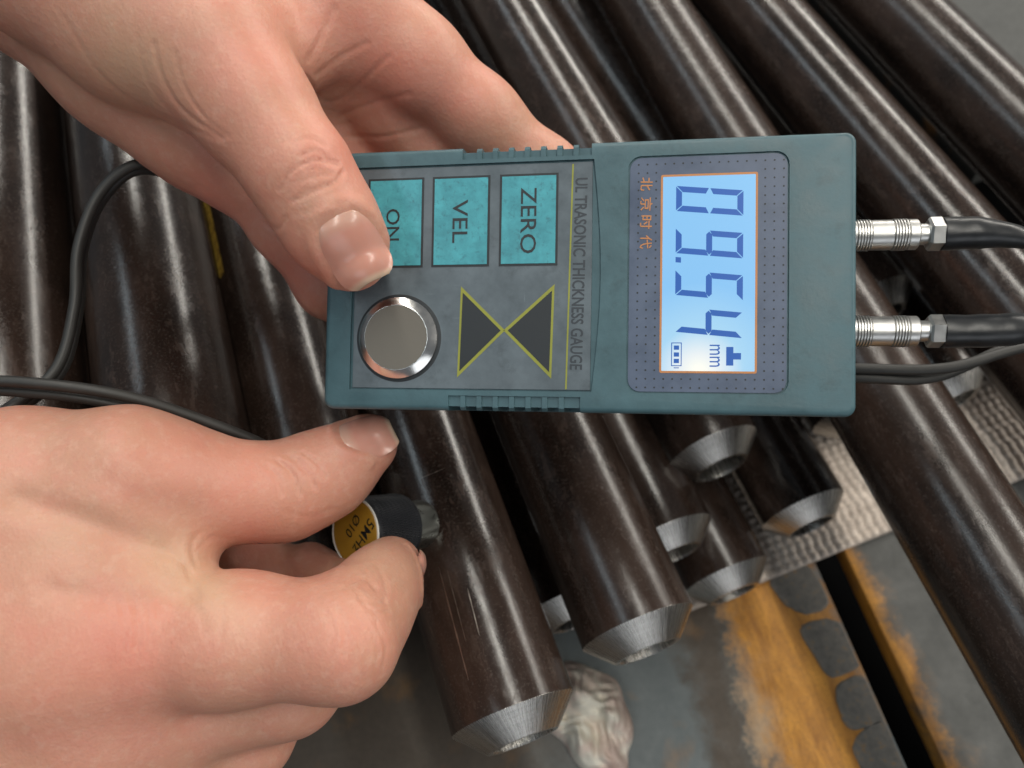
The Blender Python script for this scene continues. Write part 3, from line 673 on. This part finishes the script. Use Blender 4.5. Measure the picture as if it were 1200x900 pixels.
def surface_nets(F_, lo, h):
    S = F_ < 0; n = np.array(F_.shape)
    c8 = [(i, j, k) for i in (0, 1) for j in (0, 1) for k in (0, 1)]
    cnt = sum(S[i:n[0]-1+i, j:n[1]-1+j, k:n[2]-1+k].astype(np.int8) for i, j, k in c8)
    act = (cnt > 0) & (cnt < 8); idx = np.argwhere(act); ids = np.full(act.shape, -1, np.int64); ids[act] = np.arange(len(idx))
    acc = np.zeros((len(idx), 3)); num = np.zeros(len(idx))
    for a in c8:
        for ax in range(3):
            if a[ax]: continue
            b = list(a); b[ax] = 1
            fa = F_[idx[:, 0]+a[0], idx[:, 1]+a[1], idx[:, 2]+a[2]]; fb = F_[idx[:, 0]+b[0], idx[:, 1]+b[1], idx[:, 2]+b[2]]
            mk = (fa < 0) != (fb < 0); t = np.where(mk, fa/np.where(mk, fa-fb, 1), 0)
            p = np.tile(np.array(a, float), (len(idx), 1)); p[:, ax] = t; acc[mk] += p[mk]; num[mk] += 1
    V = (idx+acc/num[:, None])*h+lo; Q = []
    for ax in range(3):
        b, c = (ax+1) % 3, (ax+2) % 3
        sl0 = [slice(0, n[i]-1) if i == ax else slice(1, n[i]-1) for i in range(3)]; sl1 = list(sl0); sl1[ax] = slice(1, n[ax])
        A = S[tuple(sl0)]; B = S[tuple(sl1)]; e = np.argwhere(A != B); off = np.array([0 if i == ax else 1 for i in range(3)]); g = e+off
        flip = A[A != B]
        eb = np.zeros(3, int); eb[b] = 1; ec = np.zeros(3, int); ec[c] = 1
        q = np.stack([ids[tuple((g-u).T)] for u in (0*eb, eb, eb+ec, ec)], 1)
        q[~flip] = q[~flip][:, ::-1]; Q.append(q)
    Q = np.vstack(Q); Q = Q[(Q >= 0).all(1)]
    return V, Q
def vnormals(V, Q):
    a = V[Q[:, 2]]-V[Q[:, 0]]; b = V[Q[:, 3]]-V[Q[:, 1]]; fn = np.cross(a, b); N = np.zeros_like(V)
    for k in range(4): np.add.at(N, Q[:, k], fn)
    return N/(np.linalg.norm(N, axis=1)[:, None]+1e-20)
def smooth_verts(V, Q, it, lam=0.5):
    n = len(V); E = np.vstack([Q[:, [0, 1]], Q[:, [1, 2]], Q[:, [2, 3]], Q[:, [3, 0]]])
    deg = np.bincount(E.ravel(), minlength=n).astype(float)[:, None]
    for _ in range(it):
        A = np.zeros_like(V)
        for k in range(3): A[:, k] = np.bincount(E[:, 0], V[E[:, 1], k], n)+np.bincount(E[:, 1], V[E[:, 0], k], n)
        V = V+lam*(A/np.maximum(deg, 1)-V)
    return V
def to_px(V): return np.stack([600+F*V[:, 0]/-V[:, 2], 450-F*V[:, 1]/-V[:, 2]], 1)
def seg_dist(Pp, line):
    best = np.full(len(Pp), 1e9)
    for a, b in zip(line, line[1:]):
        a = np.array(a, float); b = np.array(b, float); ba = b-a; t = np.clip(((Pp-a)@ba)/(ba@ba), 0, 1)
        best = np.minimum(best, np.linalg.norm(Pp-a-t[:, None]*ba, axis=1))
    return best
def build_hand(name, label, groups, lo, hi, creases, reds, nails, mat, h=0.00075):
    """groups: list of (k_merge, k_inside, [chains or ellipsoids]); all points (px, py, depth mm, radius mm)"""
    T = None
    for km, ki, items in groups:
        G = Field(lo, hi, h)
        for it in items:
            if it[0] == 'E':
                _, c, u, v, rad = it; u = np.array(u, float); u /= np.linalg.norm(u); v = np.array(v, float); v -= u*(u@v); v /= np.linalg.norm(v)
                G.ell(cpt(*c), [u, v, np.cross(u, v)], [r*mm for r in rad], ki*mm)
            else:
                for a, b in zip(it, it[1:]): G.cone(cpt(*a[:3]), a[3]*mm, cpt(*b[:3]), b[3]*mm, ki*mm)
        if T is None: T = G
        else: T.merge(G, km*mm)
    for ax in range(3):
        for e in (0, -1): sl = [slice(None)]*3; sl[ax] = e; T.f[tuple(sl)] = np.maximum(T.f[tuple(sl)], h)
    V, Q = surface_nets(T.f, T.lo, h); V = smooth_verts(V, Q, 3); N = vnormals(V, Q); Pp = to_px(V)
    view = -V/np.linalg.norm(V, axis=1)[:, None]; face = np.clip((N*view).sum(1)*2.0, 0, 1)
    disp = np.zeros(len(V))
    for line, wpx, dep in creases:
        d = seg_dist(Pp, catmull([np.array(p, float) for p in line], 6) if len(line) > 2 else line)
        x = d/(wpx*0.62); disp -= face*dep*mm*(np.exp(-x*x)-0.16*np.exp(-((x-2.2)/1.2)**2))
    # nails: the bed is pressed in, the fold stands up round it
    nl = []
    for c, axis, nrm, hw, hl in nails:
        c = cpt(*c); nv = np.array(nrm, float); nv /= np.linalg.norm(nv); u = np.array(axis, float); u -= nv*(u@nv); u /= np.linalg.norm(u); wv = np.cross(nv, u)
        r = V-c; a = (r@u)/(hl*mm); b = (r@wv)/(hw*mm); up = r@nv
        # superellipse: squarer to the tip (a > 0), rounder to the root
        p = np.where(a > 0, 3.4, 2.4); q = (np.abs(a)**p+np.abs(b)**3.0)**(1/3.0)
        ok = ((N@nv) > 0.05) & (up > -hw*mm*1.2) & (np.linalg.norm(r, axis=1) < 2.2*max(hw, hl)*mm)
        fold = np.exp(-((q-1.22)/0.16)**2)*(a < 0.75)
        disp += ok*(0.46*mm*fold-0.46*mm*(1/(1+np.exp((q-1.02)/0.04)))); nl.append((c, u, nv, wv, hw*mm, hl*mm))
    V2 = V+N*disp[:, None]
    red = np.zeros(len(V))
    for px, py, rr, amt in reds: red += amt*np.exp(-((Pp[:, 0]-px)**2+(Pp[:, 1]-py)**2)/(rr*rr))
    red = np.clip(red, -1, 1)
    cen = V2.mean(0); cw = cam2w(cen)
    me = bpy.data.meshes.new(name); Vw = cam2w(V2)-cw
    me.vertices.add(len(Vw)); me.vertices.foreach_set('co', Vw.ravel())
    me.loops.add(len(Q)*4); me.loops.foreach_set('vertex_index', Q.ravel().astype(np.int32)); me.polygons.add(len(Q)); me.polygons.foreach_set('loop_start', (np.arange(len(Q))*4).astype(np.int32))
    me.update(calc_edges=True); me.validate()
    at_ = me.attributes.new('flush', 'FLOAT', 'POINT'); at_.data.foreach_set('value', red.astype(np.float32))
    o = link(name, me, mat, None, True, cw); tag(o, label, 'hand')
    bvh = BVHTree.FromPolygons([Vector(v) for v in V], [tuple(map(int, q)) for q in Q])
    for c, u, nv, wv, hw, hl in nl:
        nu, nw = 26, 24; top = {}; Vn = []; Fq = []
        for i in range(nu+1):
            for j in range(nw+1):
                # square -> nail outline
                a = -1+2.0*i/nu; b = -1+2*j/nw
                ww = (1-abs(a)**2.6)**(1/3.0) if a < 0 else (1-min(1, a/1.08)**4)**0.4
                a2 = a
                org = c+u*a2*hl+wv*b*ww*hw+nv*0.012
                hit = bvh.ray_cast(Vector(org), Vector(-nv), 0.03)
                z = None
                if hit[0] is not None: z = np.array(hit[0][:])
                top[i, j] = (a2, b*ww, z)
        # fill misses from the row before, then lift
        for i in range(nu+1):
            for j in range(nw+1):
                a2, bb, z = top[i, j]
                hgt = float((z-c)@nv) if z is not None else -0.004
                top[i, j] = (a2, bb, hgt)
        H = np.array([[top[i, j][2] for j in range(nw+1)] for i in range(nu+1)])
        ref = H[int(nu*0.62)].copy()
        for i in range(nu+1):
            t = max(0, (i/nu-0.62)/0.38)
            H[i] = np.maximum(H[i], ref-hl*0.42*t*t)          # the plate runs on past the falling fingertip
        for _ in range(4): 
            K = H.copy(); K[1:-1] = (H[:-2]+2*H[1:-1]+H[2:])/4; H = K.copy(); K[:, 1:-1] = (H[:, :-2]+2*H[:, 1:-1]+H[:, 2:])/4; H = K
        def lay(off):
            for i in range(nu+1):
                for j in range(nw+1):
                    a2, bb, _ = top[i, j]; e = min(1.0, (1-abs(2*j/nw-1))*5, (i/nu)*7)
                    Vn.append(cam2w(c+u*a2*hl+wv*bb*hw+nv*(H[i, j]+off+(-0.00045+0.00040*e)))-cw)
        lay(0.0); lay(-0.00042); n1 = (nu+1)*(nw+1); ix = lambda i, j: i*(nw+1)+j
        for i in range(nu):
            for j in range(nw):
                Fq.append((ix(i, j), ix(i+1, j), ix(i+1, j+1), ix(i, j+1))); Fq.append((n1+ix(i, j), n1+ix(i, j+1), n1+ix(i+1, j+1), n1+ix(i+1, j)))
        for j in range(nw): Fq.append((ix(nu, j), n1+ix(nu, j), n1+ix(nu, j+1), ix(nu, j+1)))
        bm = bmesh.new(); vv = [bm.verts.new(v) for v in Vn]
        for f in Fq: bm.faces.new([vv[k] for k in f])
        ob = bm_obj('fingernail', bm, MT_NAIL, o, True)
        at2 = ob.data.attributes.new('tip', 'FLOAT', 'POINT'); at2.data.foreach_set('value', [i/nu for _ in (0, 1) for i in range(nu+1) for j in range(nw+1)])
    return o
def skin_material():
    m = Mat('skin', rough=0.46); big = m.noise(34, 5, 0.6); mid = m.noise(120, 5, 0.65); sm = m.noise(430, 4, 0.65); fine = m.noise(1500, 3, 0.6)
    base = m.mix(m.ramp(big, [(0.34, 0.0), (0.66, 1.0)]), (0.500, 0.264, 0.180), (0.560, 0.262, 0.186))
    base = m.mix(m.math('MULTIPLY', m.ramp(mid, [(0.44, 0.0), (0.64, 1.0)]), 0.50), base, (0.545, 0.225, 0.165))
    base = m.mix(m.math('MULTIPLY', m.ramp(sm, [(0.50, 0.0), (0.66, 1.0)]), 0.35), base, (0.60, 0.365, 0.275))
    base = m.mix(m.math('MULTIPLY', m.ramp(fine, [(0.55, 0.0), (0.7, 1.0)]), 0.30), base, (0.44, 0.19, 0.135))
    fl = m.attr('flush')
    base = m.mix(m.math('MAXIMUM', fl, 0.0), base, (0.57, 0.180, 0.135))
    base = m.mix(m.math('MAXIMUM', m.math('MULTIPLY', fl, -1.0), 0.0), base, (0.57, 0.385, 0.255))
    m.set('Base Color', base); b = m.b.inputs
    b['Subsurface Weight'].default_value = 0.25; b['Subsurface Radius'].default_value = (1.0, 0.32, 0.16); b['Subsurface Scale'].default_value = 0.0016
    m.set('Roughness', m.ramp(sm, [(0.3, 0.38), (0.7, 0.56)]))
    b['Specular IOR Level'].default_value = 0.42
    vo = m.voronoi(1250); vo2 = m.voronoi(560, m.mapped((1.0, 0.55, 1.3))); ln = m.noise(1.0, 4, 0.6, m.mapped((1700, 420, 900)))
    m.bump(vo, 0.26, 0.00018); m.bump(vo2, 0.14, 0.00028); m.bump(ln, 0.26, 0.00018); m.bump(mid, 0.16, 0.0007); return m.m
MT_SKIN = skin_material()
def nail_material():
    m = Mat('fingernail', rough=0.24); t = m.attr('tip')
    m.set('Base Color', m.ramp(t, [(0.0, (0.56, 0.335, 0.26)), (0.16, (0.55, 0.31, 0.24)), (0.28, (0.545, 0.255, 0.195)), (0.90, (0.56, 0.275, 0.21)), (0.95, (0.60, 0.40, 0.30)), (1.0, (0.60, 0.45, 0.33))]))
    m.b.inputs['Subsurface Weight'].default_value = 0.25; m.b.inputs['Subsurface Radius'].default_value = (1, 0.4, 0.25); m.b.inputs['Subsurface Scale'].default_value = 0.001
    m.bump(m.noise(300, 3), 0.1, 0.0003); return m.m
MT_NAIL = nail_material()
import time as _t; _t0 = _t.time()
# --- hand holding the gauge: thumb over the face, fingers wrapped behind
U = [
 (6, 9, [  # palm mass and heel
   [(-430, -560, 222, 31), (-280, -390, 218, 30), (-120, -190, 212, 27), (40, -60, 210, 26), (170, 60, 209, 24), (245, 140, 210, 19), (285, 190, 213, 14)],
   [(-330, -600, 218, 31), (-200, -420, 214, 30), (-60, -230, 208, 26), (160, -90, 206, 27), (300, 10, 212, 24), (370, 60, 218, 17)],
   [(150, 20, 214, 20), (330, 120, 219, 15)]]),
 (1.8, 7, [  # thumb and its ball
   [(-60, -190, 190, 25), (70, -60, 188, 23), (165, 20, 186, 20.5), (235, 70, 183, 16)],
   [(165, 10, 186, 18), (255, 68, 180, 15.0), (300, 132, 177.5, 12.6), (351, 202, 175.5, 10.8), (388, 264, 178.0, 10.1), (412, 298, 181.2, 8.7)],
   [(250, 20, 188, 17), (330, 60, 196, 12)]]),
 (9, 7, [  # forefinger
   [(300, -50, 206, 19), (408, 2, 203, 14.0), (490, 72, 208, 11.3), (562, 136, 215, 10.0), (640, 205, 224, 9.3), (720, 270, 226, 8.2)],
   [(330, 20, 206, 14), (420, 40, 206, 13)]]),
 (5, 5, [[(380, 60, 216, 12), (455, 130, 222, 10.4), (560, 235, 231, 9.5), (680, 300, 229, 8)]]),
 (4, 5, [[(330, 110, 219, 12), (430, 230, 232, 10), (560, 330, 233, 9), (640, 350, 231, 8)]]),
 (5, 5, [[(285, 185, 213, 12), (335, 262, 219, 9.8), (385, 335, 226.5, 8.8), (470, 385, 230, 8.0), (540, 400, 229, 7)]]),
]
cre_u = [
 ([(328, 222), (336, 206), (350, 194), (372, 187), (396, 193)], 3.6, .55), ([(342, 236), (364, 225), (392, 214), (402, 201)], 3.6, .50),
 ([(349, 183), (368, 177), (388, 186)], 3, .40), ([(332, 210), (344, 190), (362, 180)], 2.6, .35), ([(352, 214), (368, 206), (390, 204)], 2.6, .35), ([(350, 226), (362, 218)], 2.4, .3), ([(356, 200), (376, 196)], 2.4, .28),
 ([(356, 250), (380, 240), (406, 238)], 4, .2), ([(372, 272), (394, 256), (420, 250)], 3, .3), ([(340, 168), (362, 162), (382, 170)], 4, .2), ([(310, 190), (322, 172), (345, 158)], 4, .15),
 ([(180, 50), (190, 90), (215, 130), (262, 162)], 4, .30), ([(205, 60), (215, 100), (240, 138), (268, 160)], 3, .26), ([(160, 40), (172, 92), (200, 135)], 4, .10),
 ([(358, 90), (380, 118), (405, 112), (455, 66)], 4, .40), ([(372, 88), (400, 66), (430, 50)], 5, .3), ([(362, 70), (378, 40), (392, 10)], 6, .3),
 ([(400, 135), (440, 120), (480, 110)], 5, .3), ([(405, 160), (450, 160), (495, 150)], 4, .3),
 ([(75, 20), (120, 90), (180, 132), (260, 164)], 4, .15), ([(310, 262), (325, 268), (335, 255)], 4, .4)]
red_u = [(235, 250, 60, .55), (470, 95, 50, .45), (300, 60, 60, .25), (420, 180, 50, .4), (345, 320, 40, .5), (545, 110, 40, .3), (120, 60, 60, -.35), (170, 90, 50, -.3), (430, 325, 22, .3), (430, 20, 50, .2)]
build_hand('hand', 'hand gripping the teal gauge, thumb laid over its face beside the ON key', U, (-.210, -.01, -.262), (.04, .195, -.150), cre_u, red_u,
           [((416, 293, 172.5), (.50, -.86, -.10), (.10, .06, 1.0), 6.9, 7.4)], MT_SKIN)
# --- hand pressing the probe: back of the hand up, thumb and forefinger pinching
Lh = [
 (6, 12, [  # back of the hand
   [(-560, 720, 196, 31), (-380, 710, 192, 31), (-190, 700, 186, 28), (-40, 660, 184, 25), (90, 670, 184, 20), (170, 700, 184, 15)],
   [(-560, 830, 196, 31), (-380, 810, 190, 31), (-190, 780, 182, 30), (-30, 770, 180, 25), (90, 765, 178, 19), (175, 755, 178, 15.5)],
   [(-190, 880, 184, 28), (-20, 880, 182, 23), (110, 860, 183, 17), (190, 840, 186, 14.5)],
   [(-120, 980, 190, 22), (90, 950, 190, 17), (200, 910, 192, 14)],
   [(0, 600, 186, 22), (120, 640, 188, 18)]]),
 (7, 8, [  # thumb
   [(-80, 620, 186, 22), (40, 580, 185, 19.5), (150, 561, 186, 15.2), (200, 566, 189, 14.0)],
   [(150, 561, 186, 14.5), (265, 577, 196, 11.4), (335, 576, 202, 11.3), (385, 553, 206, 10.2), (431, 521, 208, 8.0)],
   [(150, 600, 188, 14), (178, 648, 188, 11)]]),
 (2.5, 7, [  # forefinger
   [(150, 748, 179, 15.5), (265, 752, 178, 13.6), (398, 752, 177, 12.4)],
   [(245, 722, 186, 8.6), (290, 726, 184, 8.6), (385, 730, 184, 8.6)],
   [(398, 750, 177, 12.6), (429, 714, 189, 10.4), (447, 686, 199, 9.2), (459, 664, 207, 8.0)]]),
 (3, 5, [  # middle finger, folded below
   [(160, 840, 186, 15), (338, 797, 193, 13), (400, 740, 207, 10.5), (404, 698, 218, 9.0), (362, 668, 226, 8.2)]]),
 (3, 5, [[(170, 900, 190, 14), (285, 858, 200, 12.5), (350, 760, 219, 10), (322, 676, 228, 9.2), (285, 652, 229, 9), (250, 648, 226, 8)]]),
 (3, 5, [[(160, 960, 196, 13), (260, 900, 206, 11), (300, 800, 225, 9)]]),
]
cre_l = [
 ([(326, 540), (343, 556), (352, 580)], 3.6, .58), ([(340, 534), (358, 552), (370, 572)], 3.2, .60), ([(312, 545), (326, 560), (330, 580)], 3.6, .45), ([(355, 530), (374, 545), (382, 560)], 3.2, .40), ([(348, 536), (366, 550)], 2.5, .4), ([(300, 550), (312, 566)], 4, .15),
 ([(20, 585), (100, 612), (190, 645)], 26, 1.1), ([(60, 690), (140, 705), (215, 700)], 22, .6), ([(120, 560), (170, 590), (230, 600)], 30, .5), ([(232, 626), (224, 640), (228, 662)], 5, .28), ([(252, 628), (240, 634), (230, 645)], 4, .15),
 ([(185, 640), (215, 660), (232, 700)], 7, .3), ([(215, 690), (235, 720), (240, 740)], 7, .2), ([(150, 690), (165, 720), (160, 760)], 6, .15),
 ([(385, 672), (395, 655), (410, 645)], 4, .35), ([(400, 690), (425, 678), (440, 690)], 4, .2), ([(440, 660), (452, 685), (450, 705)], 4, .2), ([(425, 665), (440, 690)], 3, .16),
 ([(415, 735), (430, 760), (425, 800)], 4, .12), ([(425, 725), (442, 755), (440, 795)], 4, .12), ([(400, 730), (412, 765), (410, 805)], 5, .10),
 ([(140, 700), (146, 740), (140, 780)], 4, .18), ([(155, 695), (162, 735), (158, 775)], 4, .18), ([(170, 700), (177, 740), (172, 775)], 4, .15), ([(185, 710), (190, 745)], 4, .12), ([(385, 705), (405, 730), (402, 770)], 4, .2), ([(372, 700), (390, 735), (386, 775)], 4, .16), ([(440, 730), (452, 760), (446, 790)], 3.5, .18), ([(250, 690), (262, 715), (258, 750)], 5, .16), ([(420, 700), (436, 716), (455, 716)], 3.5, .25), ([(414, 690), (432, 706), (452, 704)], 3, .22), ([(335, 600), (360, 606), (392, 596)], 5, .12)]
red_l = [(150, 755, 75, .42), (60, 760, 80, .2), (300, 560, 70, .18), (200, 560, 60, .12), (190, 650, 55, -.6), (240, 690, 35, -.45), (440, 650, 40, -.35), (300, 648, 30, .3), (370, 650, 22, .25), (60, 640, 60, -.25), (360, 760, 60, .15), (270, 720, 30, -.25)]
build_hand('hand', 'hand pinching the round probe against a tube, back of the hand upward', Lh, (-.235, -.140, -.245), (-.010, .006, -.142), cre_l, red_l,
           [((430, 507, 203), (.80, .42, -.10), (-.28, .72, .62), 5.7, 6.5), ((479, 667, 205), (.38, .62, -.62), (.84, -.40, .36), 4.9, 5.2)], MT_SKIN)
print('hands', round(_t.time()-_t0, 1))

scene.cycles.use_denoising = True
